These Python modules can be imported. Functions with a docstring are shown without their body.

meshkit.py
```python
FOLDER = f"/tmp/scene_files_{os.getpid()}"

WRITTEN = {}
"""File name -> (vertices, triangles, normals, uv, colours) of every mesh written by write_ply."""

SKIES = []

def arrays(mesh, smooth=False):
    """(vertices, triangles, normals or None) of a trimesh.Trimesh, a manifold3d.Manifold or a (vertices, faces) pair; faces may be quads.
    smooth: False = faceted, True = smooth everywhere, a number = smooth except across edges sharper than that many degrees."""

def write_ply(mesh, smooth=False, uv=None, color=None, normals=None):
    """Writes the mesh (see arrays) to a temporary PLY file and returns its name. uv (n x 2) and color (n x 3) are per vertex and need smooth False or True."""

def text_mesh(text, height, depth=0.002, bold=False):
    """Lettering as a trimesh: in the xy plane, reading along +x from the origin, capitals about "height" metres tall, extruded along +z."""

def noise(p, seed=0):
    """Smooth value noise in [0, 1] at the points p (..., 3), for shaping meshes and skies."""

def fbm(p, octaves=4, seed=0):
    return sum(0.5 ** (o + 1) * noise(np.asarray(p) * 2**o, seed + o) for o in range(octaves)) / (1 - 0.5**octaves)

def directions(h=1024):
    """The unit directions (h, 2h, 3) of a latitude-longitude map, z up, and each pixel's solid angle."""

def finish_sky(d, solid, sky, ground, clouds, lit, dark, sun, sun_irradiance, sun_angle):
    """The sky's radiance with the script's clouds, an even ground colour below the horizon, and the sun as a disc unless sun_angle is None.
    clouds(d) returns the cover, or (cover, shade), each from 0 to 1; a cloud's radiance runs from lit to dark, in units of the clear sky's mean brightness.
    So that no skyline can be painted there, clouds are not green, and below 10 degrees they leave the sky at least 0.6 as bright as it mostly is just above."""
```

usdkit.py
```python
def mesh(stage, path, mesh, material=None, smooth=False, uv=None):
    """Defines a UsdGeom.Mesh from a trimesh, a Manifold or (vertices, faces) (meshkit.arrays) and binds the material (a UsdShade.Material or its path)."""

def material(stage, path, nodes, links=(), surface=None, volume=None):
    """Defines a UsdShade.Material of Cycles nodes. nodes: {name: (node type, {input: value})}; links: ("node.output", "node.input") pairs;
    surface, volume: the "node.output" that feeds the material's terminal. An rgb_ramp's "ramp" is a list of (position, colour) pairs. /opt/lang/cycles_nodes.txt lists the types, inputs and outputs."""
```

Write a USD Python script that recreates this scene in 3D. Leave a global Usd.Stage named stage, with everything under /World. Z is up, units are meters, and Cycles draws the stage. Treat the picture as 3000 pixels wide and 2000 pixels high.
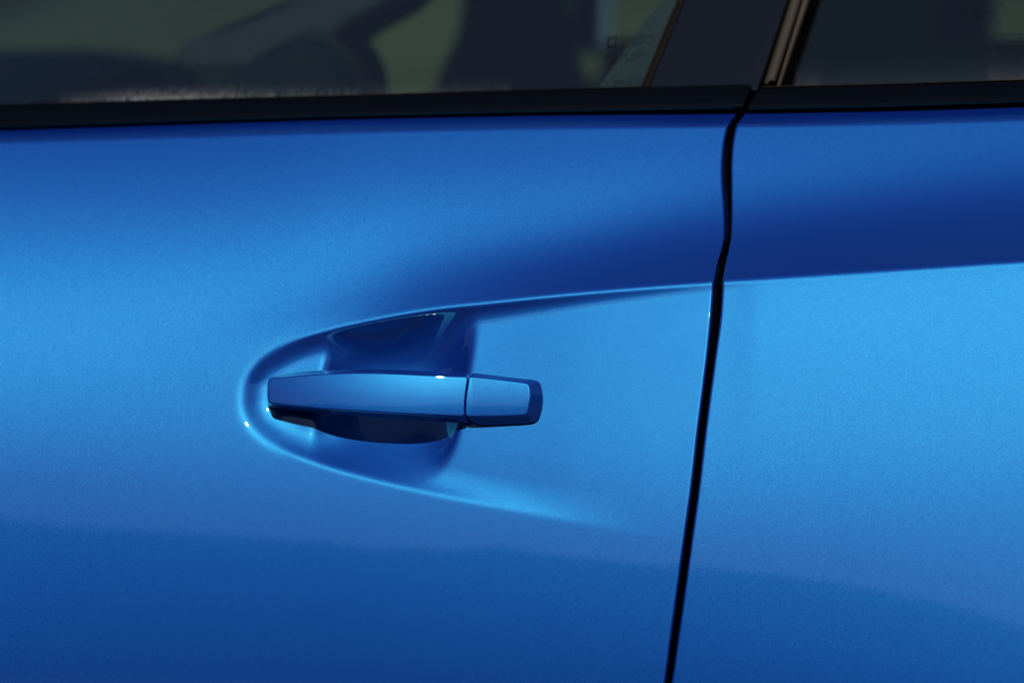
import math, numpy as np, trimesh, usdkit, meshkit
from scipy.interpolate import PchipInterpolator, RectBivariateSpline, RegularGridInterpolator, CubicSpline
from scipy.ndimage import gaussian_filter
from scipy.spatial import cKDTree
from scipy.special import erf
from shapely.geometry import Polygon, Point, LineString
from shapely import contains_xy
from pxr import Usd, UsdGeom, UsdLux, UsdShade, Gf, Sdf

stage = Usd.Stage.CreateInMemory()
UsdGeom.SetStageUpAxis(stage, UsdGeom.Tokens.z)
UsdGeom.SetStageMetersPerUnit(stage, 1.0)
world = UsdGeom.Xform.Define(stage, '/World')
stage.SetDefaultPrim(world.GetPrim())
R = np.random.default_rng(7)

# ---------------------------------------------------------------- camera, sky, sun
AZ, EL, DIST = math.radians(12.0), math.radians(1.0), 4.0      # the camera stands behind the handle, to the right of square-on
AIM = np.array([0.0845, -0.012, 0.94])
WIDTH = 0.8                                                      # metres across the frame at the door
FOCAL = 36.0 * DIST / WIDTH
EXPOSURE = 0.43
SUN_EL, SUN_AZ, SUN_I = math.radians(39.0), math.radians(4.0), 1.25
SKY = 0.05

def dirv(az, el):
    return np.array([math.sin(az) * math.cos(el), -math.cos(az) * math.cos(el), math.sin(el)])

def look(prim_xf, pos, z_axis):
    z = z_axis / np.linalg.norm(z_axis); x = np.cross([0, 0, 1.0], z); x /= np.linalg.norm(x); y = np.cross(z, x)
    m = Gf.Matrix4d(*x, 0, *y, 0, *z, 0, *pos, 1)
    prim_xf.AddTransformOp().Set(m)
    return x, y, z

CAM = AIM + DIST * dirv(AZ, EL)
cam = UsdGeom.Camera.Define(stage, '/World/camera')
CX, CY, CZ = look(cam, CAM, dirv(AZ, EL))
cam.CreateHorizontalApertureAttr(36.0); cam.CreateVerticalApertureAttr(24.0)
cam.CreateFocalLengthAttr(FOCAL); cam.CreateFStopAttr(2.6); cam.CreateFocusDistanceAttr(4.02)
cam.CreateExposureAttr(EXPOSURE)

sun = UsdLux.DistantLight.Define(stage, '/World/sun')
sun.CreateIntensityAttr(SUN_I); sun.CreateAngleAttr(0.5); sun.CreateColorAttr(Gf.Vec3f(1.0, 0.95, 0.88)); sun.CreateNormalizeAttr(True)
look(sun, (0, 0, 30), dirv(SUN_AZ, SUN_EL))
sd = dirv(SUN_AZ, SUN_EL)
dome = UsdLux.DomeLight.Define(stage, '/World/sky')
dome.GetPrim().SetCustomDataByKey('kind', 'structure')
sky_m = usdkit.material(stage, '/World/Looks/sky', {
    's': ('sky_texture', {'sky_type': 'single_scattering', 'sun_disc': False, 'sun_elevation': SUN_EL, 'sun_rotation': math.atan2(sd[0], sd[1]),
                          'air_density': 0.42, 'aerosol_density': 0.09, 'ozone_density': 2.0}),
    'b': ('background_shader', {'strength': SKY})}, [('s.color', 'b.color')], surface='b.background')
UsdShade.MaterialBindingAPI.Apply(dome.GetPrim()).Bind(sky_m)

# ---------------------------------------------------------------- helpers
COUNT = {}
def path_for(name, parent):
    base = (str(parent.GetPath()) if parent else '/World') + '/' + name
    k = COUNT.get(base, 0); COUNT[base] = k + 1
    return base if k == 0 else f'{base}_{k:03d}'

def obj(name, mesh, mat, parent=None, smooth=False, label=None, cat=None, kind=None, group=None):
    m = usdkit.mesh(stage, path_for(name, parent), mesh, mat, smooth=smooth).GetPrim()
    for k, v in (('label', label), ('category', cat), ('kind', kind), ('group', group)):
        if v: m.SetCustomDataByKey(k, v)
    return m

def thing(name, label, cat, loc=(0, 0, 0), parent=None):
    x = UsdGeom.Xform.Define(stage, path_for(name, parent))
    if parent is None: x.AddTranslateOp().Set(Gf.Vec3d(*loc))
    p = x.GetPrim()
    if label: p.SetCustomDataByKey('label', label)
    if cat: p.SetCustomDataByKey('category', cat)
    return p

def rays(u, v):
    """directions of the lines of sight that were measured off the photograph (3000 x 2000)"""
    u, v = np.broadcast_arrays(np.asarray(u, float), np.asarray(v, float))
    a, b = (u - 1500) / 3000 * WIDTH / DIST, (1000 - v) / 3000 * WIDTH / DIST
    return a[..., None] * CX + b[..., None] * CY - CZ

def at(u, v, y):
    """the point (x, z) of the plane at depth y on the measured line"""
    d = rays(u, v); t = (y - CAM[1]) / d[..., 1]
    return CAM[0] + t * d[..., 0], CAM[2] + t * d[..., 2]

def on(u, v, ofun, n=14):
    """the point (x, z) of a surface y = -ofun(x, z) on the measured line"""
    y = np.zeros(np.broadcast(np.asarray(u), np.asarray(v)).shape)
    for _ in range(n):
        x, z = at(u, v, y); y = 0.5 * y + 0.5 * -ofun(x, z)
    return at(u, v, -ofun(x, z))

def grid_faces(n, m, flip=False):
    i, j = np.meshgrid(np.arange(n - 1), np.arange(m - 1), indexing='ij'); a = (i * m + j).ravel()
    q = np.stack([a, a + m, a + m + 1, a + 1], 1)
    return q[:, ::-1] if flip else q

def ring_mesh(rings, close_first=False, close_last=False):
    """a skin through closed rings of the same length"""
    n, k = len(rings), len(rings[0]); v = np.concatenate(rings); f = []
    for i in range(n - 1):
        a = i * k + np.arange(k); b = i * k + (np.arange(k) + 1) % k
        f.append(np.stack([a, b, b + k, a + k], 1))
    f = np.concatenate(f); f = np.vstack([f[:, [0, 1, 2]], f[:, [0, 2, 3]]])
    ex = []
    for on_, i, fl in ((close_first, 0, True), (close_last, n - 1, False)):
        if on_:
            c = len(v); v = np.vstack([v, rings[i].mean(0)]); a = i * k + np.arange(k); b = i * k + (np.arange(k) + 1) % k
            ex.append(np.stack([b, a, np.full(k, c)] if fl else [a, b, np.full(k, c)], 1))
    if ex: f = np.vstack([f] + ex)
    m = trimesh.Trimesh(v, f, process=False)
    return m

def chaikin(p, n=2, closed=True):
    p = np.asarray(p, float)
    for _ in range(n):
        q = np.roll(p, -1, 0)
        p = np.stack([0.75 * p + 0.25 * q, 0.25 * p + 0.75 * q], 1).reshape(-1, p.shape[1])
    return p

def resample(p, n):
    p = np.asarray(p, float); q = np.vstack([p, p[:1]])
    s = np.r_[0, np.cumsum(np.linalg.norm(np.diff(q, axis=0), axis=1))]
    t = np.linspace(0, s[-1], n, endpoint=False)
    return np.stack([np.interp(t, s, q[:, k]) for k in range(p.shape[1])], 1)

def inward(p):
    """unit inward normals of a closed 2d loop"""
    t = np.roll(p, -1, 0) - np.roll(p, 1, 0); t /= np.linalg.norm(t, axis=1, keepdims=True) + 1e-12
    nrm = np.stack([-t[:, 1], t[:, 0]], 1)
    area = 0.5 * np.sum(p[:, 0] * np.roll(p[:, 1], -1) - p[:, 1] * np.roll(p[:, 0], -1))
    return nrm if area > 0 else -nrm

def up_facing(m):
    m.fix_normals(multibody=False)
    return m

def plate(poly_xz, ofun, thick, bevel=0.001, off=0.0):
    """a sheet with rounded edges that follows the surface y = -ofun(x, z); poly_xz in metres"""
    p = np.asarray(poly_xz, float)
    if 0.5 * np.sum(p[:, 0] * np.roll(p[:, 1], -1) - p[:, 1] * np.roll(p[:, 0], -1)) < 0: p = p[::-1]
    nin = inward(p)
    ins = p + nin * bevel
    def lift(q, o): return np.stack([q[:, 0], -(ofun(q[:, 0], q[:, 1]) + off + o), q[:, 1]], 1)
    v2, f2 = trimesh.creation.triangulate_polygon(Polygon(ins), engine='earcut')
    tree = cKDTree(ins); _, idx = tree.query(v2)
    rings = [lift(ins, 0)]
    for a in (30, 60, 90):
        s = math.radians(a); rings.append(lift(p + nin * bevel * (1 - math.sin(s)), -bevel * (1 - math.cos(s))))
    rings += [lift(p, -thick)]
    k = len(p); v = np.concatenate(rings); f = []
    for i in range(len(rings) - 1):
        a = i * k + np.arange(k); b = i * k + (np.arange(k) + 1) % k
        f += [np.stack([a, a + k, b], 1), np.stack([b, a + k, b + k], 1)]
    front = idx[f2]; back = front[:, ::-1] + (len(rings) - 1) * k
    m = trimesh.Trimesh(v, np.vstack(f + [front, back]), process=False)
    return up_facing(m)

def pillow(poly_xz, y0, y1, r, n=90):
    """an upholstered body: outline in x and z, from depth y0 to y1, edges rounded with radius r"""
    p = resample(chaikin(poly_xz, 3), n)
    if 0.5 * np.sum(p[:, 0] * np.roll(p[:, 1], -1) - p[:, 1] * np.roll(p[:, 0], -1)) < 0: p = p[::-1]
    P = Polygon(p); rings = []
    c = np.array(P.centroid.coords[0])
    def lift(s, y):
        e = np.maximum(np.linalg.norm(p - c, axis=1, keepdims=True), 1e-6)
        return np.c_[c[0] + (p[:, 0] - c[0]) * (1 - s / e[:, 0]), np.full(n, y), c[1] + (p[:, 1] - c[1]) * (1 - s / e[:, 0])]
    rr = min(r, 0.9 * np.linalg.norm(p - c, axis=1).min())
    for a in np.linspace(0, 90, 7):
        s = math.radians(a); rings.append(lift(rr * (1 - math.sin(s)), y0 + rr * (1 - math.cos(s))))
    for a in np.linspace(90, 0, 7):
        s = math.radians(a); rings.append(lift(rr * (1 - math.sin(s)), y1 - rr * (1 - math.cos(s))))
    return up_facing(ring_mesh(rings, True, True))

def px(pts): return np.asarray(pts, float)

# ---------------------------------------------------------------- materials
L = '/World/Looks/'
def simple(name, color, rough, metal=0.0, spec=0.5, coat=0.0, bump=None):
    n = {'p': ('principled_bsdf', {'base_color': color, 'roughness': rough, 'metallic': metal, 'ior': (1 + (.08 * spec) ** .5) / (1 - (.08 * spec) ** .5), 'coat_weight': coat, 'coat_roughness': 0.02})}
    l = []
    if bump:
        n |= {'g': ('geometry', {}), 'n': ('noise_texture', {'scale': bump[0], 'detail': 4.0}), 'b': ('bump', {'strength': 1.0, 'distance': bump[1]}),
              'r': ('rgb_ramp', {'ramp': [(0.3, [c * bump[2] for c in color]), (0.7, color)]})}
        l = [('g.position', 'n.vector'), ('n.fac', 'b.height'), ('b.normal', 'p.normal'), ('n.fac', 'r.fac'), ('r.color', 'p.base_color')]
    return usdkit.material(stage, L + name, n, l, surface='p.BSDF')

FLAKE_ROUGH, FLAKE_COL, WIDE_ROUGH, WIDE_COL, DEEP_COL = 0.48, (0.0115, 0.144, 0.120), 0.59, (0.0015, 0.003, 0.335), (0.003, 0.010, 0.25)
def paint_material():
    n = {'g': ('geometry', {}),
         'v': ('voronoi_texture', {'scale': 1700.0}), 'v2': ('voronoi_texture', {'scale': 2600.0}),
         'c': ('vector_math', {'math_type': 'subtract', 'vector2': (0.5, 0.5, 0.5)}), 'c2': ('vector_math', {'math_type': 'subtract', 'vector2': (0.5, 0.5, 0.5)}),
         's': ('vector_math', {'math_type': 'scale', 'scale': 0.04}), 's2': ('vector_math', {'math_type': 'scale', 'scale': 0.065}),
         'a': ('vector_math', {'math_type': 'add'}), 'a2': ('vector_math', {'math_type': 'add'}), 'nn': ('vector_math', {'math_type': 'normalize'}),
         'fl': ('glossy_bsdf', {'distribution': 'ggx', 'color': FLAKE_COL, 'roughness': FLAKE_ROUGH}),
         'fw': ('glossy_bsdf', {'distribution': 'ggx', 'color': WIDE_COL, 'roughness': WIDE_ROUGH}), 'mf': ('mix_closure', {'fac': 0.5}),
         'df': ('diffuse_bsdf', {'color': DEEP_COL}),
         'm': ('mix_closure', {'fac': 0.2}),
         'op': ('noise_texture', {'scale': 260.0, 'detail': 2.0}), 'ob': ('bump', {'strength': 1.0, 'distance': 0.000016}),
         'co': ('glossy_bsdf', {'distribution': 'ggx', 'color': (1, 1, 1), 'roughness': 0.010}),
         'fr': ('fresnel', {'IOR': 1.9}), 'top': ('mix_closure', {})}
    l = [('g.position', 'v.vector'), ('g.position', 'v2.vector'), ('v.color', 'c.vector1'), ('v2.color', 'c2.vector1'), ('c.vector', 's.vector1'), ('c2.vector', 's2.vector1'),
         ('g.normal', 'a.vector1'), ('s.vector', 'a.vector2'), ('a.vector', 'a2.vector1'), ('s2.vector', 'a2.vector2'), ('a2.vector', 'nn.vector1'),
         ('nn.vector', 'fl.normal'), ('nn.vector', 'fw.normal'), ('fl.BSDF', 'mf.closure1'), ('fw.BSDF', 'mf.closure2'), ('mf.closure', 'm.closure1'), ('df.BSDF', 'm.closure2'),
         ('g.position', 'op.vector'), ('op.fac', 'ob.height'), ('ob.normal', 'co.normal'),
         ('fr.fac', 'top.fac'), ('m.closure', 'top.closure1'), ('co.BSDF', 'top.closure2')]
    return usdkit.material(stage, L + 'blue_paint', n, l, surface='top.closure')
PAINT = paint_material()
GLOSS_BLACK = simple('gloss_black', (0.0005, 0.0005, 0.0007), 0.02, spec=0.6)
PILLAR = simple('gloss_pillar_film', (0.0008, 0.0009, 0.0013), 0.03, spec=1.3)
BLACK = simple('matt_black', (0.0006, 0.0006, 0.0007), 0.7, spec=0.0)
RUBBER = simple('brown_grey_rubber', (0.018, 0.0145, 0.012), 0.6, spec=0.1, bump=(900, 0.0001, 0.8))
DARK_RUBBER = simple('dark_rubber', (0.0045, 0.004, 0.0036), 0.6, spec=0.0)
TRIMLINE = simple('rubber_lip', (0.013, 0.011, 0.0095), 0.5, spec=0.0)
FRIT = simple('black_ceramic', (0.004, 0.0045, 0.005), 0.6, spec=0.0)
SEAT = simple('seat_cloth', (0.006, 0.008, 0.0125), 0.85, bump=(500, 0.001, 0.6))
SEAT_DARK = simple('seat_side_cloth', (0.005, 0.0065, 0.010), 0.85, spec=0.2)
STRAP = simple('belt_webbing', (0.03, 0.038, 0.042), 0.7)
STITCH = simple('pale_thread', (0.09, 0.10, 0.10), 0.8)
LINING = simple('cabin_lining', (0.03, 0.035, 0.042), 0.85)
ASPHALT = simple('asphalt', (0.016, 0.018, 0.022), 0.9, spec=0.0, bump=(60, 0.004, 0.6))
GRASS = simple('grass', (0.050, 0.060, 0.031), 0.95, spec=0.0, bump=(1.5, 0.05, 0.55))
LEAF = simple('foliage', (0.005, 0.010, 0.008), 0.9, spec=0.0, bump=(3.0, 0.05, 0.5))
PALE = simple('pale_wall_paint', (0.5, 0.52, 0.52), 0.9)
ANT = simple('copper_line', (0.03, 0.014, 0.01), 0.5, spec=0.0)
def glass_material(name, tint):
    return usdkit.material(stage, L + name, {'t': ('transparent_bsdf', {'color': tint}), 'g': ('glossy_bsdf', {'color': (1, 1, 1), 'roughness': 0.0}),
        'f': ('fresnel', {'IOR': 1.8}), 'm': ('mix_closure', {})}, [('f.fac', 'm.fac'), ('t.BSDF', 'm.closure1'), ('g.BSDF', 'm.closure2')], surface='m.closure')
GLASS = glass_material('tinted_glass', (0.62, 0.72, 0.69))
GLASS2 = glass_material('darker_tinted_glass', (0.55, 0.66, 0.63))
def dust_material(name, amount, scale, cut):
    return usdkit.material(stage, L + name, {'g': ('geometry', {}), 'mp': ('mapping', {'scale': scale}), 'n': ('noise_texture', {'scale': 1.0, 'detail': 4.0, 'roughness': 0.6}),
        'mr': ('map_range', {'from_min': cut[0], 'from_max': cut[1], 'to_min': 0.0, 'to_max': amount, 'clamp': True}),
        'at': ('attribute', {'attribute': 'fade'}), 'mu': ('math', {'math_type': 'multiply'}),
        't': ('transparent_bsdf', {'color': (1, 1, 1)}), 'd': ('diffuse_bsdf', {'color': (0.62, 0.64, 0.66)}), 'm': ('mix_closure', {})},
        [('g.position', 'mp.vector'), ('mp.vector', 'n.vector'), ('n.fac', 'mr.value'), ('mr.result', 'mu.value1'), ('at.fac', 'mu.value2'), ('mu.value', 'm.fac'),
         ('t.BSDF', 'm.closure1'), ('d.BSDF', 'm.closure2')], surface='m.closure')

# ---------------------------------------------------------------- the setting (most of it seen only in the paint and through the glass)
def sheet(x0, x1, y0, y1, n, hfun):
    x, y = np.meshgrid(np.linspace(x0, x1, n), np.linspace(y0, y1, n), indexing='ij')
    v = np.stack([x, y, hfun(x, y)], -1).reshape(-1, 3)
    return v, grid_faces(n, n)
obj('ground', sheet(-600, 600, -600, 600, 40, lambda x, y: 0 * x), ASPHALT, kind='structure')
def bank(x, y):
    t = np.clip((y - 5) / 20, 0, 1); return 0.01 + 5.0 * t * t * (3 - 2 * t) + 0.25 * (meshkit.noise(np.stack([x * .3, y * .3, 0 * x], -1)) - .5) * (t > 0)
obj('grass_bank', sheet(-60, 1.2, 5, 45, 90, bank), GRASS, smooth=True, kind='structure')
wood = []
for k in range(700):
    a = math.radians(R.uniform(-118, 118)); d = R.uniform(60, 70)
    h = R.uniform(14.0, 15.2) + 1.2 * math.sin(a * 9) * math.cos(a * 4)
    s = trimesh.creation.icosphere(subdivisions=2, radius=1.0)
    s.vertices *= 1 + 0.35 * (meshkit.noise(s.vertices * 2.1 + k * 3.7)[:, None] - 0.5)
    s.vertices *= [R.uniform(2.0, 3.2), R.uniform(2.0, 3.2), h * 0.55]
    s.vertices += [d * math.sin(a), -d * math.cos(a), h * 0.45]
    wood.append(s)
obj('distant_wood', trimesh.util.concatenate(wood), LEAF, smooth=True, kind='stuff', label='far-off dark wood mirrored along the lower door', cat='wood')

# ---------------------------------------------------------------- the body surface: outward distance o(x, z), y = -o
DZ = WIDTH / 3000
def zrow(v): return AIM[2] + (1000 - v) * DZ
def xcol(u): return AIM[0] + (u - 1500) * DZ / math.cos(AZ)
GX = np.arange(-0.80, 0.90, 0.00125); GZ = np.arange(0.42, 1.16, 0.00125)
# how far the skin leans back (degrees above level that it faces), per column of the photograph
LEAN = {0: [(300, 41), (380, 39), (600, 32.5), (800, 26), (1000, 20), (1250, 14), (1490, 8), (1700, 5.8), (2000, 2), (2400, -7), (3000, -14)],
        1500: [(300, 38), (380, 37), (600, 32), (850, 23.5), (1000, 17.6), (1250, 15), (1450, 11.5), (1600, 8), (1800, 5.2), (2000, 2.2), (2400, -7), (3000, -14)],
        3000: [(300, 36), (380, 35), (600, 28), (780, 17.5), (1000, 16.8), (1250, 15), (1500, 11.5), (1850, 8), (2000, 6), (2400, -4), (3000, -13)]}
cols = sorted(LEAN); lz = []
for c in cols:
    p = sorted((zrow(v), n) for v, n in LEAN[c]); lz.append(PchipInterpolator([a for a, _ in p], [b for _, b in p])(np.clip(GZ, p[0][0], p[-1][0])))
lz = np.array(lz)
lean = PchipInterpolator([xcol(c) for c in cols], lz, axis=0)(np.clip(GX, xcol(0), xcol(3000)))
lean = gaussian_filter(lean, (30, 16))
slope = np.tan(np.radians(lean))
z0 = int(np.argmin(abs(GZ - zrow(1250))))
integ = np.cumsum(slope, axis=1) * 0.00125; integ -= integ[:, z0:z0 + 1]
B = -integ - ((GX - 0.12) ** 2 / (2 * 25.0))[:, None] + (np.clip(GX - .25, 0, None) ** 2 / 18.0)[:, None] + (np.clip(-.06 - GX, 0, .4) ** 2 / 10.0)[:, None]
Bf = RectBivariateSpline(GX, GZ, B)
oB = lambda x, z: Bf.ev(x, z)
XX, ZZ = np.meshgrid(GX, GZ, indexing='ij')

# rim of the finger dish (upper branch is the character line that runs on over the rear quarter)
TOP = px([(3300, 752), (3000, 766), (2600, 792), (2300, 812), (2090, 827), (1800, 850), (1500, 880), (1250, 911), (1050, 950), (900, 987), (800, 1032), (738, 1085), (712, 1145)])
LOW = px([(710, 1180), (727, 1235), (772, 1284), (850, 1327), (960, 1366), (1100, 1405), (1300, 1452), (1500, 1492), (1700, 1530), (2000, 1585), (3300, 1820)])
tx, tz = on(TOP[:, 0], TOP[:, 1], oB); bx, bz = on(LOW[:, 0], LOW[:, 1], oB)
loop = np.c_[np.r_[tx, bx], np.r_[tz, bz]]
s = np.r_[0, np.cumsum(np.linalg.norm(np.diff(loop, axis=0), axis=1))]
ss = np.linspace(0, s[-1], 2500)
rim = np.c_[PchipInterpolator(s, loop[:, 0])(ss), PchipInterpolator(s, loop[:, 1])(ss)]
rim[:, 0] = gaussian_filter(rim[:, 0], 10, mode='nearest'); rim[:, 1] = gaussian_filter(rim[:, 1], 10, mode='nearest')
split = int(np.argmin(rim[:, 0]))
up_, lo_ = rim[:split + 1][::-1], rim[split:]
poly = Polygon(rim)
inside = contains_xy(poly, XX.ravel(), ZZ.ravel()).reshape(XX.shape)
dt, _ = cKDTree(up_).query(np.c_[XX.ravel(), ZZ.ravel()]); dl, _ = cKDTree(lo_).query(np.c_[XX.ravel(), ZZ.ravel()])
dt = dt.reshape(XX.shape); dl = dl.reshape(XX.shape)
sst = lambda t: np.clip(t, 0, 1) ** 2 * (3 - 2 * np.clip(t, 0, 1))
def curve(pts):
    xs = [xcol(a) for a, _ in pts]; return PchipInterpolator(xs, [b for _, b in pts])
def ev(c, x): return c(np.clip(x, c.x[0], c.x[-1]))
A_top = ev(curve([(700, .0085), (1000, .0095), (1350, .0085), (1700, .005), (2000, .0026), (2110, .0018), (2200, .0011), (2600, .0007), (3300, .0005)]), GX)[:, None]
A_low = ev(curve([(700, .0085), (900, .009), (1100, .0085), (1300, .0058), (1500, .0034), (1700, .0014), (1950, .0002), (2200, 0)]), GX)[:, None]
w_top = ev(curve([(700, .016), (1000, .020), (1350, .019), (1700, .014), (2100, .010), (2300, .014)]), GX)[:, None]
w_low = ev(curve([(700, .018), (900, .022), (1200, .022), (1500, .024), (1900, .036)]), GX)[:, None]
q = sst(dl / (dl + dt + 1e-6)); A = A_low * (1 - q) + A_top * q
prof = lambda t: 1 - (1 - np.clip(t, 0, 1)) ** 2
dmin = np.minimum(dt / w_top, dl / w_low)
kk = 0.25; h_ = np.clip(0.5 + 0.5 * (dt / w_top - dl / w_low) / kk, 0, 1)
dsm = np.maximum((dt / w_top) * (1 - h_) + (dl / w_low) * h_ - kk * h_ * (1 - h_), 0)
dish = np.where(inside, A * prof(dsm), 0)
# hollow behind the grip: one arch from the upper rim down to the lower rim, let in between two soft side walls
cx_, cz_ = on(px([1150]), px([1172]), lambda x, z: oB(x, z) - .009)
HX = (XX - cx_[0]) + (ZZ - cz_[0]) * -0.10
m_ = np.clip(1 - (abs(HX) / np.where(HX > 0, .0585, .0615)) ** 3.0 - (np.clip(cz_[0] - ZZ, 0, None) / .070) ** 4.0, 0, 1); m_ = m_ * m_ / (m_ + .10) * 1.10
sv = dt / (dt + dl + 1e-9)
arch = np.where(sv < .43, 1 - (np.clip(.43 - sv, 0, 1) / .43) ** 2.05, 1 - (np.clip(sv - .43, 0, 1) / .57) ** 1.9)
bowl = np.where(inside, .0345 * arch, 0)
# shelf above the character line
ztop = np.interp(GX, up_[:, 0], up_[:, 1]); 
xk = xcol(900); zk, zk2 = np.interp([xk, xk + .04], up_[:, 0], up_[:, 1]); ztop = np.where(GX < xk, zk + (GX - xk) * (zk2 - zk) / .04, ztop)
above = ZZ - ztop[:, None]
e0 = ev(curve([(0, 0), (300, .02), (500, .045), (740, .10), (900, .175), (1050, .28), (1250, .46), (1500, .68), (2000, .98), (2950, 1.18), (3300, 1.18)]), GX)[:, None]
e0 = gaussian_filter(e0, (26, 0), mode='nearest')
Le = ev(curve([(300, .052), (900, .048), (1250, .044), (1500, .042), (2000, .048), (2950, .054)]), GX)[:, None]
sharp = sst((GX[:, None] - xcol(760)) / (xcol(1150) - xcol(760)))
soft = np.cumsum(e0 * np.exp(-(np.clip(above, 0, None) / Le) ** 2) * sst((above + .012) / .036), axis=1) * 0.00125
shelf = sharp * e0 * Le * 0.8862 * erf(np.clip(above, 0, None) / Le) + (1 - sharp) * soft
wl = sst((xcol(870) - GX) / .03)[:, None]
m_ = gaussian_filter(m_ * inside, 1.9)
feat = (gaussian_filter(dish, 3.0) * wl + gaussian_filter(dish, 1.3) * (1 - wl)) * (1 - m_) + gaussian_filter(bowl, 2.2) * m_ + gaussian_filter(shelf, 1.25)
O1 = B - feat
f1 = RectBivariateSpline(GX, GZ, O1)
# belt line: the skin rolls in under the moulding
BELT = px([(-1500, 430), (-600, 402), (0, 379), (500, 362), (1000, 347), (1500, 334), (2150, 325), (2500, 319), (3000, 305), (3800, 280)])
ux, uz = at(BELT[:, 0], BELT[:, 1], 0.11)
zbelt = PchipInterpolator(ux, uz)
eps = zbelt(GX)[:, None] - ZZ
ROLL = 0.0098
ramp = np.clip((ROLL + 0.0015 - eps) / 0.003, 0, 1); ramp = ramp * ramp * (3 - 2 * ramp)
roll = np.cumsum(1.55 * ramp, axis=1) * 0.00125
O2 = O1 - gaussian_filter(roll, 0.8)
f2_ = RectBivariateSpline(GX, GZ, O2)
oF = lambda x, z: f2_.ev(x, z)

# shut line between door and rear quarter (left edge, right edge)
GAP = px([(290, 2188, 2212), (326, 2164, 2189), (354, 2140, 2164), (379, 2129, 2153), (423, 2120, 2145), (477, 2116, 2141), (535, 2116, 2141), (602, 2121, 2141.5), (646, 2122, 2141.5), (704, 2120, 2139),
          (736, 2112, 2133), (780, 2098, 2122), (820, 2092, 2116), (915, 2085, 2110), (1030, 2074, 2095), (1144, 2060, 2080), (1259, 2045.4, 2065), (1400, 2029.5, 2049), (1630, 1998.5, 2018),
          (1821, 1972, 1991.6), (2000, 1948, 1966), (2300, 1902, 1920), (2900, 1810, 1828)])
def edge(k):
    x, z = on(GAP[:, k], GAP[:, 0], oF); o = np.argsort(z)
    zz = np.linspace(z.min(), z.max(), 700); xx = PchipInterpolator(z[o], x[o])(zz)
    xx = gaussian_filter(xx, 4, mode='nearest')
    return lambda q: np.interp(q, zz, xx)
gapL, gapR = edge(1), edge(2)

def fine(a, b, step): return np.arange(a, b, step)
def skin(edge_fun, sign, dx):
    """a body panel: dx = distances from the shut line; the edges are hemmed with a small radius"""
    r = 0.0022
    arc = np.radians([88, 70, 52, 36, 20, 8])
    d_in = np.r_[[0.0003, 0.0], r * (1 - np.sin(arc)), dx]
    drop_d = np.r_[[0.022, 0.006], r * (1 - np.cos(arc)), 0 * dx]
    dz = np.r_[fine(0.0016, 0.03, 0.0007), fine(0.03, 0.46, 0.0012), np.linspace(0.461, 0.63, 24)]
    re = 0.0015; e_in = np.r_[[0.0, 0.0], re * (1 - np.sin(arc)), dz]; drop_e = np.r_[[0.03, 0.004], re * (1 - np.cos(arc)), 0 * dz]
    D, E = np.meshgrid(d_in, e_in, indexing='ij')
    X = np.zeros_like(D); Z = zbelt(0.2) - E
    for _ in range(6):
        X = edge_fun(Z) + sign * D; Z = np.maximum(zbelt(np.clip(X, ux[0], ux[-1])) - E, GZ[0] + .002)
    o = oF(X, Z) - drop_d[:, None] - drop_e[None, :]
    v = np.stack([X, -o, Z], -1).reshape(-1, 3)
    q = grid_faces(*D.shape, flip=sign > 0)
    return v, q
dxd = np.r_[fine(0.0026, 0.58, 0.0012), np.linspace(0.582, 0.85, 24)]
dxq = np.r_[fine(0.0026, 0.31, 0.0012), np.linspace(0.312, 0.60, 24)]

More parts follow.
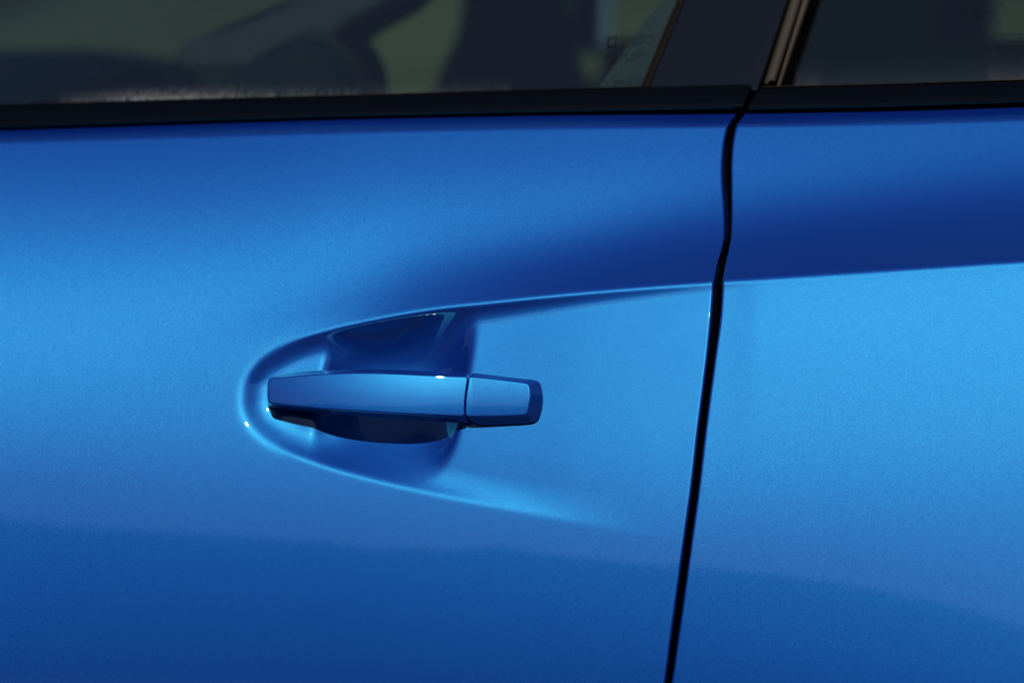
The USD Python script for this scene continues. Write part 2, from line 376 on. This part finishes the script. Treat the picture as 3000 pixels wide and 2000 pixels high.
car = thing('car', 'metallic blue car seen close at its door handle, black trim under dark windows', 'car')
door = obj('door_panel', skin(gapL, -1, dxd[dxd < 0.80]), PAINT, car, smooth=True, label='blue front door skin with dished handle recess')
quarter = obj('rear_quarter_panel', skin(gapR, 1, dxq), PAINT, car, smooth=True, label='blue rear quarter panel behind the shut line')
def strip(zs, fun, w0, w1, back):
    """rubber wall that closes the bottom of the shut line"""
    x0, x1 = gapL(zs) - w0, gapR(zs) + w1; y = -(fun((x0 + x1) / 2, zs) - back)
    v = np.stack([np.c_[x0, y, zs], np.c_[x1, y, zs]], 1).reshape(-1, 3); return v, grid_faces(len(zs), 2, True)
obj('shut_line_seal', strip(np.linspace(0.5, 1.135, 120), oF, .004, .004, .021), BLACK, car)

# ---------------------------------------------------------------- door handle
oFloor = lambda x, z: f1.ev(x, z)
hx0, hz0 = on(px([830]), px([1150]), oF); hx1, hz1 = on(px([1570]), px([1190]), oF)
of0, of1 = float(oF(hx0, hz0)[0]), float(oF(hx1, hz1)[0])
floor_o = lambda x: of0 + (of1 - of0) * (x - hx0[0]) / (hx1[0] - hx0[0])
STAND = 0.0265
ZH = zrow(1150)
def bow(x):
    xa, xg = xcol(1020), xcol(1372)
    k = 1 / 0.37; t = x - xa
    flat = t > xg - xa; g = xg - xa
    return np.where(flat, -(g * g * k / 2) - (t - g) * g * k * 0.25, -t * t * k / 2)
def oFace(x, z):
    zc = z - ZH
    return floor_o(np.asarray(x)) + STAND + bow(np.asarray(x)) - (zc * math.tan(math.radians(12.5)) + zc * zc / (2 * 0.11))
def oBase(depth_floor):
    return lambda x, z: floor_o(np.asarray(x)) + depth_floor(np.asarray(x)) - (z - ZH) * math.tan(math.radians(10))
def handle_body(front, base, base_o, sub=3, n_round=7, r=0.0011):
    F0, G0 = chaikin(front, sub), chaikin(base, sub)
    # same count and correspondence, then even spacing along the front loop
    q = np.vstack([F0, F0[:1]]); s_ = np.r_[0, np.cumsum(np.linalg.norm(np.diff(q, axis=0), axis=1))]; t = np.linspace(0, s_[-1], 360, endpoint=False)
    gq = np.vstack([G0, G0[:1]])
    F = np.stack([np.interp(t, s_, q[:, k]) for k in (0, 1)], 1); G = np.stack([np.interp(t, s_, gq[:, k]) for k in (0, 1)], 1)
    for P_ in (F, G):
        for k in (0, 1): P_[:, k] = gaussian_filter(P_[:, k], 1.2, mode='wrap')
    fx, fz = on(F[:, 0], F[:, 1], oFace); gx, gz = on(G[:, 0], G[:, 1], base_o)
    f = np.c_[fx, fz]; g = np.c_[gx, gz]; nin = inward(f)
    lift = lambda p, o: np.c_[p[:, 0], -o, p[:, 1]]
    P1 = f + nin * r; P1 = lift(P1, oFace(P1[:, 0], P1[:, 1])); PC = lift(f, oFace(fx, fz)); PB = lift(g, base_o(gx, gz))
    dvec = PB - PC; dl_ = np.linalg.norm(dvec, axis=1, keepdims=True); P2 = PC + dvec / dl_ * np.minimum(r * 1.3, dl_ * .6)
    rings = []
    xs_ = np.linspace(P1[:, 0].min() + .012, P1[:, 0].max() - .012, 24); hi = P1[:, 2] > np.median(P1[:, 2])
    tb = [np.sort(P1[k][:, [0, 2]], axis=0) if False else P1[k][:, [0, 2]][np.argsort(P1[k][:, 0])] for k in (hi, ~hi)]
    zm = sum(np.interp(xs_, q_[:, 0], q_[:, 1]) for q_ in tb) / 2
    cxm = np.clip(P1[:, 0], xs_[0], xs_[-1]); c = np.c_[cxm, np.interp(cxm, xs_, gaussian_filter(zm, 2, mode='nearest'))]
    for tt in (1.0, .8, .6, .4, .25, .12, .05, .02):
        p = P1[:, [0, 2]] * (1 - tt) + c * tt; rings.append(lift(p, oFace(p[:, 0], p[:, 1])))
    for tt in np.linspace(0, 1, n_round): rings.append(P1 * (1 - tt) ** 2 + 2 * PC * tt * (1 - tt) + P2 * tt ** 2)
    ng = inward(g)
    for tt in (.25, .5, .75): rings.append(P2 * (1 - tt) + (PB - dvec / dl_ * .0012) * tt)
    back = lambda k, dy: np.c_[g[:, 0] + ng[:, 0] * k, PB[:, 1] + dy, g[:, 1] + ng[:, 1] * k]
    A0, C0 = PB - dvec / dl_ * .0012, back(.0014, .0006)
    for tt in np.linspace(0, 1, 6): rings.append(A0 * (1 - tt) ** 2 + 2 * PB * tt * (1 - tt) + C0 * tt ** 2)
    rings.append(back(.004, .0012)); rings.append(np.c_[(back(.004, .0012)[:, [0]] * .5 + c[:, :1] * .5), back(.004, .0012)[:, [1]], (back(.004, .0012)[:, [2]] * .5 + c[:, 1:] * .5)])
    return up_facing(ring_mesh(rings, False, True))
gripF = px([(783, 1150), (784, 1128), (787, 1110), (797, 1105), (830, 1106), (900, 1098.6), (980, 1094), (1060, 1091.5), (1160, 1094), (1266, 1100), (1358, 1103), (1372, 1102), (1370.5, 1115), (1363, 1162), (1361.5, 1205), (1362, 1219), (1342, 1219.5),
             (1160, 1211), (1059, 1205), (980, 1200), (899, 1194), (820, 1185), (793, 1183), (785, 1178)])
gripG = px([(780, 1152), (781, 1128), (785, 1106), (796, 1100), (832, 1095), (900, 1086), (980, 1082), (1060, 1080), (1160, 1081.5), (1266, 1086), (1357, 1091), (1376, 1090), (1374, 1115), (1365, 1165), (1364, 1215), (1385, 1244), (1352, 1240),
             (1160, 1226), (1059, 1221), (980, 1215), (899, 1208), (822, 1199), (792, 1194), (782, 1184)])
capF = px([(1364.5, 1162), (1372.5, 1115), (1374, 1102), (1393, 1104), (1464, 1111), (1520, 1119), (1543, 1122), (1552, 1132), (1553, 1165), (1547, 1198), (1543, 1214), (1530, 1217), (1448, 1220), (1385, 1220), (1364, 1220), (1363, 1205)])
capG = px([(1367, 1165), (1376, 1115), (1380, 1091), (1410, 1093), (1470, 1101), (1530, 1108), (1574, 1112), (1588, 1124), (1592, 1165), (1587, 1205), (1576, 1236), (1548, 1243), (1450, 1246), (1403, 1247), (1370, 1232), (1366.5, 1215)])
handle = thing('door_handle', 'body-coloured pull handle with separate lock cap', None, parent=car)
xgap = xcol(1372)
obj('grip', handle_body(gripF, gripG, oBase(lambda x: np.clip(STAND + bow(x) - .0155, .002, 1))), PAINT, handle, smooth=50)
obj('lock_cap', handle_body(capF, capG, oBase(lambda x: np.interp(x, [xgap, xcol(1590)], [.0015, .0008]))), PAINT, handle, smooth=50)
# dark foot between grip and cap, and the grip's foot at its hinge end
def foot(poly, y_front, y_back):
    x, z = at(poly[:, 0], poly[:, 1], -float(floor_o(xcol(poly[:, 0].mean()))))
    p = np.c_[x, z]; m = trimesh.creation.extrude_polygon(Polygon(p), y_front + y_back)
    v = m.vertices.copy(); o = floor_o(v[:, 0]); m.vertices = np.c_[v[:, 0], -(o - y_back + v[:, 2]), v[:, 1]]
    return up_facing(m)
obj('hinge_foot', foot(chaikin(px([(805, 1116), (890, 1110), (905, 1140), (890, 1165), (805, 1160)]), 2), .006, .01), BLACK, handle)
obj('latch_foot', foot(chaikin(px([(1362, 1115), (1392, 1115), (1390, 1212), (1360, 1212)]), 2), .012, .012), BLACK, handle)

# ---------------------------------------------------------------- belt mouldings, pillar cover, seals
def moulding(u0, u1, top, bot, endL=0.0, endR=0.0, n=60):
    """convex gloss bar: section swept along the belt between the two measured edges"""
    us = np.linspace(u0, u1, n); tv, bv = np.interp(us, top[:, 0], top[:, 1]), np.interp(us, bot[:, 0], bot[:, 1])
    sec = [(0.0, -.010), (0.0, -.0015), (.02, -.0003), (.06, .0006), (.14, .0016), (.3, .0030), (.5, .0042), (.7, .0052), (.85, .0057), (.93, .0055), (.98, .0044), (1.0, .0025), (1.0, -.006), (.9, -.010)]
    rows = []
    for t, o in sec:
        u = us + (endL * (1 - (us - u0) / (u1 - u0)) + endR * (us - u0) / (u1 - u0)) * t
        v = tv * (1 - t) + bv * t
        xb, zb = at(u, v, 0.11)
        ob = oTrim(xb) - 0.007 * (1 - t)          # leans back towards the glass
        x, z = at(u, v, -(ob + o)); rows.append(np.c_[x, -(ob + o), z])
    rows = np.array(rows); k = len(sec)
    rings = [rows[:, i, :] for i in range(n)]
    # round the two ends
    def cap(r0, dirx):
        out = []; c = r0.mean(0)
        for a in (25, 50, 75, 90):
            s_ = math.radians(a); e = r0.copy(); e[:, 0] += dirx * .0012 * math.sin(s_); e = c + (e - c) * [1, 1 - .12 * (1 - math.cos(s_)), 1 - .12 * (1 - math.cos(s_))]; out.append(e)
        return out
    rings = cap(rings[0], -1)[::-1] + rings + cap(rings[-1], 1)
    return up_facing(ring_mesh(rings, True, True))
belt_x = np.linspace(-0.8, 0.88, 200); belt_o = oF(belt_x, zbelt(np.clip(belt_x, ux[0], ux[-1])) - 0.0002)
belt_o = gaussian_filter(belt_o, 12, mode='nearest')
oTrim = lambda x: np.interp(x, belt_x, belt_o) + 0.001
TT = px([(-1400, 352), (0, 309), (500, 293), (1000, 281), (1500, 266), (2100, 249.5), (2200, 247)])
TB = px([(-1400, 424), (0, 375), (500, 358), (1000, 343), (1500, 331), (2100, 319.5), (2200, 318)])
QT = px([(2180, 261), (2230, 257), (2600, 248), (3000, 236), (3800, 212)]); QB = px([(2180, 324), (2230, 321), (2600, 314), (3000, 301), (3800, 276)])
obj('belt_moulding', moulding(-1200, 2196, TT, TB, 0, -25), GLOSS_BLACK, car, smooth=40, label='gloss black strip under the door window')
obj('belt_moulding', moulding(2229, 3750, QT, QB, -36, 0), GLOSS_BLACK, car, smooth=40, label='gloss black strip under the rear side window')
def lip(u0, u1, line, dv0, dv1, back, mat, name):
    us = np.linspace(u0, u1, 60); v = np.interp(us, line[:, 0], line[:, 1]); rows = []
    for dv, o in ((dv0, -.012), (dv0, 0.0), ((dv0 + dv1) / 2, .0006), (dv1, 0.0), (dv1, -.012)):
        xb, zb = at(us, v + dv, 0.11); ob = oTrim(xb) - back; x, z = at(us, v + dv, -(ob + o)); rows.append(np.c_[x, -(ob + o), z])
    rows = np.array(rows)
    return obj(name, up_facing(ring_mesh([rows[:, i, :] for i in range(60)], True, True)), mat, car)
lip(-1200, 2178, TB, 1.5, 6.5, .004, BLACK, 'moulding_seal')
lip(2200, 3750, QB, 1.0, 4.0, .003, BLACK, 'moulding_seal')
lip(-1200, 2190, TB, -36, 12, .016, BLACK, 'moulding_carrier')
lip(2195, 3750, QB, -36, 8, .016, BLACK, 'moulding_carrier')
lip(-1200, 1885, TT, -2.0, 0.5, .0078, DARK_RUBBER, 'glass_wiper_seal')
lip(2232, 3750, QT, -3.5, -0.3, .0075, TRIMLINE, 'glass_wiper_seal')

# glass and pillar plane: leans in by 24 degrees above the belt
TILT = math.tan(math.radians(24))
ztrim = lambda x: zbelt(np.clip(x, ux[0], ux[-1])) + 0.018
oPane = lambda x, z: np.interp(np.asarray(x), belt_x, belt_o) - 0.010 - (z - ztrim(np.asarray(x))) * TILT
def pane(pts, off, thick, bevel, sub=0):
    p = px(pts); s_ = lambda x, z: oPane(x, z) + off
    x, z = on(p[:, 0], p[:, 1], s_); pl = np.c_[x, z]
    if sub: pl = chaikin(pl, sub)
    return plate(pl, s_, thick, bevel)
HI = -420   # how far up the parts above the frame go on
def sl(a, b, v): return (a[0] + (b[0] - a[0]) * (v - a[1]) / (b[1] - a[1]), v)     # point of the line a-b at height v
E1a, E1b = (1985, 0), (1880, 252)
E2a, E2b = (2306, 0), (2222, 255)
w = obj('door_window', pane([(-1200, 366), (-1200, HI), sl(E1a, E1b, HI), sl(E1a, E1b, 266), (0, 322)], -.002, .0036, .0004), GLASS, car, label='tinted door window pane')
obj('window_edge_seal', pane([sl((1983, 0), (1878, 252), HI), sl((2000, 0), (1897, 252), HI), sl((2000, 0), (1897, 252), 264), sl((1983, 0), (1878, 252), 265)], .0005, .012, .0007), DARK_RUBBER, car)
obj('window_edge_lip', pane([sl((2000.5, 0), (1896, 252), HI), sl((2003, 0), (1899, 252), HI), sl((2003, 0), (1899, 252), 264), sl((2000.5, 0), (1896, 252), 264)], .0012, .012, .0002), TRIMLINE, car)
obj('pillar_cover', pane([sl((2005, 0), (1901, 252), HI), sl(E2a, E2b, HI), sl(E2a, E2b, 262), (2214, 268), (2190, 262), sl((2005, 0), (1901, 252), 264)], .003, .012, .0016), PILLAR, car, smooth=30, label='gloss black door pillar cover')
obj('pillar_backing', pane([sl((2290, 0), (2210, 252), HI), sl((2420, 0), (2330, 252), HI), sl((2420, 0), (2330, 252), 330), sl((2290, 0), (2210, 252), 330)], -.014, .006, .0006), BLACK, car)
obj('pillar_seal', pane([sl((2313, 0), (2236, 240), HI), sl((2347, 0), (2271, 237), HI), (2271, 237), (2262, 240), (2250, 243), (2236, 243)], -.004, .012, .0035), RUBBER, car, smooth=60, label='brown grey rubber door seal beside the pillar')
obj('pillar_seal_lip', pane([sl((2351, 0), (2276, 253), HI), sl((2371, 0), (2286, 253), HI), sl((2371, 0), (2286, 253), 266), sl((2351, 0), (2276, 253), 266)], -.004, .01, .0025), RUBBER, car, smooth=60)
obj('quarter_glass_surround', pane([sl((2372, 0), (2287, 253), HI), sl((2402, 0), (2317, 253), HI), sl((2402, 0), (2317, 253), 266), sl((2372, 0), (2287, 253), 266)], -.005, .01, .0016), BLACK, car, smooth=60)
obj('quarter_glass_lip', pane([sl((2402.5, 0), (2317.5, 253), HI), sl((2405, 0), (2320, 253), HI), sl((2405, 0), (2320, 253), 266), sl((2402.5, 0), (2317.5, 253), 266)], -.0015, .01, .0003), DARK_RUBBER, car)
qw = obj('rear_side_window', pane([sl((2405, 0), (2320, 252), HI), (3800, HI), (3800, 226), (3000, 248), sl((2405, 0), (2320, 252), 266)], -.001, .004, .0006), GLASS2, car, label='tinted rear side window with dotted black border')
# printed border behind the glass: left and lower band, dotted towards the clear part
def flat(pts, off, name, mat, parent, thick=.0004):
    return obj(name, pane(pts, off, thick, .00005), mat, parent)
flat([sl((2410, 0), (2325, 252), HI), (2790 + 130, HI), (2752, 0), (2738, 60), (2733, 136), (3800, 106), (3800, 226), (3000, 248), sl((2410, 0), (2325, 252), 266)], -.0055, 'black_border', FRIT, qw)
dots = []
def disc(u, v, r, off):
    a = np.linspace(0, 2 * np.pi, 9)[:-1]; x, z = on(u + r * np.cos(a), v + r * np.sin(a), lambda X, Z: oPane(X, Z) + off)
    c = np.c_[x, -(oPane(x, z) + off), z]; return trimesh.Trimesh(np.vstack([c, c.mean(0)]), [[(i + 1) % 8, i, 8] for i in range(8)], process=False)
for k in range(64):
    u = 2745 + k * 9.2
    for row, (dv, r) in enumerate(((131.5, 3.6), (126, 2.9), (121, 1.9))):
        dots.append(disc(u + (4.6 if row % 2 else 0), dv - (u - 2733) * .0285, r, -.0056))
for k in range(40):
    v = 128 - k * 9.2
    for row, (du, r) in enumerate(((4, 3.4), (9, 2.6), (14, 1.7))):
        dots.append(disc(2736 + du + max(0, 60 - v) * .12 + (max(0, -v)) * .26, v + (4.6 if row % 2 else 0), r, -.0056))
obj('border_dots', trimesh.util.concatenate(dots), FRIT, qw, kind='stuff')
flat([(2765, 103.6), (3800, 82.5), (3800, 84), (2765, 105.2)], -.0062, 'aerial_line', ANT, qw)

# etched lettering on both panes
def letters(rows, off, mat, parent, shear=0.0):
    for name, text, u, v, hpx in rows:
        m = meshkit.text_mesh(text, hpx, depth=1.0); q_ = m.vertices
        uu, vv = u + q_[:, 0] + shear * q_[:, 1], v - q_[:, 1] - q_[:, 0] * 0.025
        x, z = on(uu, vv, lambda X, Z: oPane(X, Z) + off); o = oPane(x, z) + off + (q_[:, 2] - .5) * .0003
        m.vertices = np.c_[x, -o, z]; obj(name, up_facing(m), mat, parent)
def ringmark(name, u, v, r0, r1, off, mat, parent, sides=28, shear=.2):
    a = np.linspace(0, 2 * np.pi, sides, endpoint=False) + (math.pi / 4 if sides == 4 else 0); rings = []
    for r, d in ((r0, 0), (r1, 0), (r1, .0003), (r0, .0003), (r0, 0)):
        uu, vv = u + r * np.cos(a) + shear * r * np.sin(a), v - r * np.sin(a) - r * np.cos(a) * .025
        x, z = on(uu, vv, lambda X, Z: oPane(X, Z) + off); rings.append(np.c_[x, -(oPane(x, z) + off + d), z])
    obj(name, up_facing(ring_mesh(rings)), mat, parent)
ETCH = simple('etched_print', (0.006, 0.007, 0.009), 0.8, spec=0.0)
letters([('marking_text', 'AGC AUTOMOTIVE', 1815, 112, 7.5), ('marking_text', 'TEMPERED G5', 1814, 123, 8), ('marking_text', 'LAMINATED M29', 1811, 134, 6), ('marking_text', '43R-00049', 1812, 166, 10), ('marking_text', 'E6-000412', 1812, 178, 7),
         ('marking_text', '...7', 1860, 192, 7), ('marking_text', 'E1', 1782, 170, 11)], -.0006, ETCH, w, 0.2)
ringmark('marking_emblem', 1793, 122, 12, 19, -.0006, ETCH, w, 4)
ringmark('marking_ring', 1786.5, 167, 12.5, 15.5, -.0006, ETCH, w)
letters([('marking_text', '43R-004342', 2848, 21, 11), ('marking_text', '38482', 2885, 37, 8), ('marking_text', '... 2', 2898, 51, 8), ('marking_text', 'E1', 2808, 29, 11), ('marking_text', 'LAMISAFE', 2880, 2, 7)], -.0002, ETCH, qw, 0.2)
ringmark('marking_ring', 2817, 24, 13, 15.5, -.0002, ETCH, qw); ringmark('marking_ring', 2856, 38, 12, 14, -.0002, ETCH, qw)

# dried water marks at the foot of the door glass
def smear(u0, u1, vline, up, fade_u, off, mat, name, parent, n=60, m=12):
    us = np.linspace(u0, u1, n); V = np.interp(us, vline[:, 0], vline[:, 1]); t = np.linspace(0, 1, m)
    U, T = np.meshgrid(us, t, indexing='ij'); VV = V[:, None] - T * up
    x, z = on(U, VV, lambda X, Z: oPane(X, Z) + off); v = np.stack([x, -(oPane(x, z) + off), z], -1).reshape(-1, 3)
    p = obj(name, (v, grid_faces(n, m, True)), mat, parent)
    f = (np.interp(us, fade_u[0], fade_u[1])[:, None] * (1 - t[None, :]) ** 2.6).ravel()
    UsdGeom.PrimvarsAPI(p).CreatePrimvar('fade', Sdf.ValueTypeNames.FloatArray, 'vertex').Set([float(a) for a in f])
SM = dust_material('water_marks', 0.34, (620, 60, 130), (0.36, 0.85))
smear(150, 1500, TT + [0, -1], 55, ([150, 250, 400, 560, 750, 1000, 1500], [0, .35, 1.0, .9, .35, .16, .06]), -.0013, SM, 'water_marks', w)
SM2 = dust_material('road_dust', 0.06, (900, 900, 900), (0.35, 0.8))
smear(2330, 3100, QT + [0, -3], 90, ([2330, 2500, 3100], [.6, 1, 1]), -.0004, SM2, 'road_dust', qw)

# ---------------------------------------------------------------- cabin
def poly_at(pts, y, deep=0.0):
    """an outline; points marked with a third value lie that much of the depth further back"""
    p = px([(*q_, 0) if len(q_) == 2 else q_ for q_ in pts]); y = y + p[:, 2] * deep; x, z = at(p[:, 0], p[:, 1], y); return np.c_[x, z]
seat = thing('front_seat', 'dark front seat nearest the window', None, parent=car)
Y = 0.45
obj('backrest', pillow(poly_at([(470, 700), (560, 320), (660, 215), (800, 125), (950, 98, .5), (1070, 100, 1), (1122, 165, 1), (1142, 230, 1), (1135, 320, 1), (1160, 700, 1)], Y, .17), Y - .02, Y + .20, .04), SEAT_DARK, seat, smooth=True)
obj('headrest', pillow(poly_at([(450, 140), (640, 95), (850, 8), (930, -120), (1000, -400), (1280, -420, 1), (1330, -200, 1), (1262, 0, 1), (1180, 55, 1), (1090, 97, 1), (900, 230, .5), (600, 300)], Y, .13), Y + .02, Y + .16, .03), SEAT, seat, smooth=True)
seat2 = thing('front_seat', 'dark front seat on the far side', None, parent=car)
Y = 1.0
obj('backrest', pillow(poly_at([(1215, 800), (1245, 300), (1275, 190), (1325, 110), (1345, 0), (1370, -300), (1640, -300, 1), (1655, 0, 1), (1700, 150, 1), (1760, 300, 1), (1800, 800, 1)], Y, .14), Y - .02, Y + .17, .05), SEAT, seat2, smooth=True)
belt = thing('seat_belt', 'grey seat belt with pale stitching', None, parent=car)
Y = 0.24
pb = poly_at([(2150, -250), (1945, 0), (1880, 75), (1752, 262), (1722, 300), (1850, 300), (1900, 262), (2010, 75), (2100, -40), (2260, -250)], Y)
m = trimesh.creation.extrude_polygon(Polygon(pb), .004); v = m.vertices; m.vertices = np.c_[v[:, 0], Y + v[:, 2], v[:, 1]]
obj('strap', up_facing(m), STRAP, belt)
for t in np.linspace(0, 1, 15):
    u, vv = 1764 + t * (1975 - 1764), 250 - t * 230
    for du in ((0,) if t < .45 else (0, 17)):
        a = poly_at([(u + du - 4, vv + 2), (u + du + 2, vv + 6), (u + du + 8, vv - 3), (u + du + 2, vv - 7)], Y)
        m = trimesh.creation.extrude_polygon(Polygon(a), .0014); q_ = m.vertices; m.vertices = np.c_[q_[:, 0], Y - .0014 + q_[:, 2], q_[:, 1]]
        obj('stitch', up_facing(m), STITCH, belt)
# far door with its window opening, roof lining, floor
Y = 1.42
far = poly_at([(-2600, 345), (1700, 320), (1790, 122), (1900, 118), (2800, 118), (2880, 118), (3900, 118), (3900, 3300), (-2600, 3300)], Y)
m = trimesh.creation.extrude_polygon(Polygon(far), .09); v = m.vertices; m.vertices = np.c_[v[:, 0], Y + v[:, 2], v[:, 1]]
obj('far_door_lining', up_facing(m), LINING, car)
obj('dashboard', pillow(poly_at([(-2600, 140), (-600, 158), (0, 155), (330, 150), (480, 168), (560, 230), (600, 360), (600, 1200), (-2600, 1200)], 1.05), .95, 1.25, .03), LINING, car, smooth=True)
def post(u0, u1, y, mat, name, top=-1500):
    p = poly_at([(u0, 160), (u1, 160), (u1 + 60, top), (u0 + 60, top)], y); m = trimesh.creation.extrude_polygon(Polygon(p), .05); v = m.vertices
    m.vertices = np.c_[v[:, 0], y + v[:, 2], v[:, 1]]; obj(name, up_facing(m), mat, car)
post(1655, 1762, 1.425, PAINT, 'far_pillar'); post(1960, 2893, 1.425, LINING, 'far_rear_pillar')
def slab(x0, x1, y0, y1, z0_, z1_, name, mat):
    b = trimesh.creation.box((x1 - x0, y1 - y0, z1_ - z0_)); b.apply_translation(((x0 + x1) / 2, (y0 + y1) / 2, (z0_ + z1_) / 2)); obj(name, b, mat, car)
slab(-.9, .95, .33, 1.40, 1.46, 1.50, 'roof_lining', LINING)
slab(-.85, .9, .06, 1.42, .22, .26, 'cabin_floor', LINING)
slab(.95, 1.0, .16, 1.42, .26, 1.44, 'rear_bulkhead', LINING)
dl_ = trimesh.creation.box((1.62, .02, .62)); dl_.apply_translation((.04, .155, .74)); obj('door_lining', dl_, LINING, car)

# ---------------------------------------------------------------- outside, beyond the far window
wl = trimesh.creation.box((6.0, .3, 2.2)); wl.apply_translation((4.4, 9.0, 1.1))
obj('pale_wall', wl, PALE, label='pale wall beyond the car, a blurred patch through the window', cat='wall')
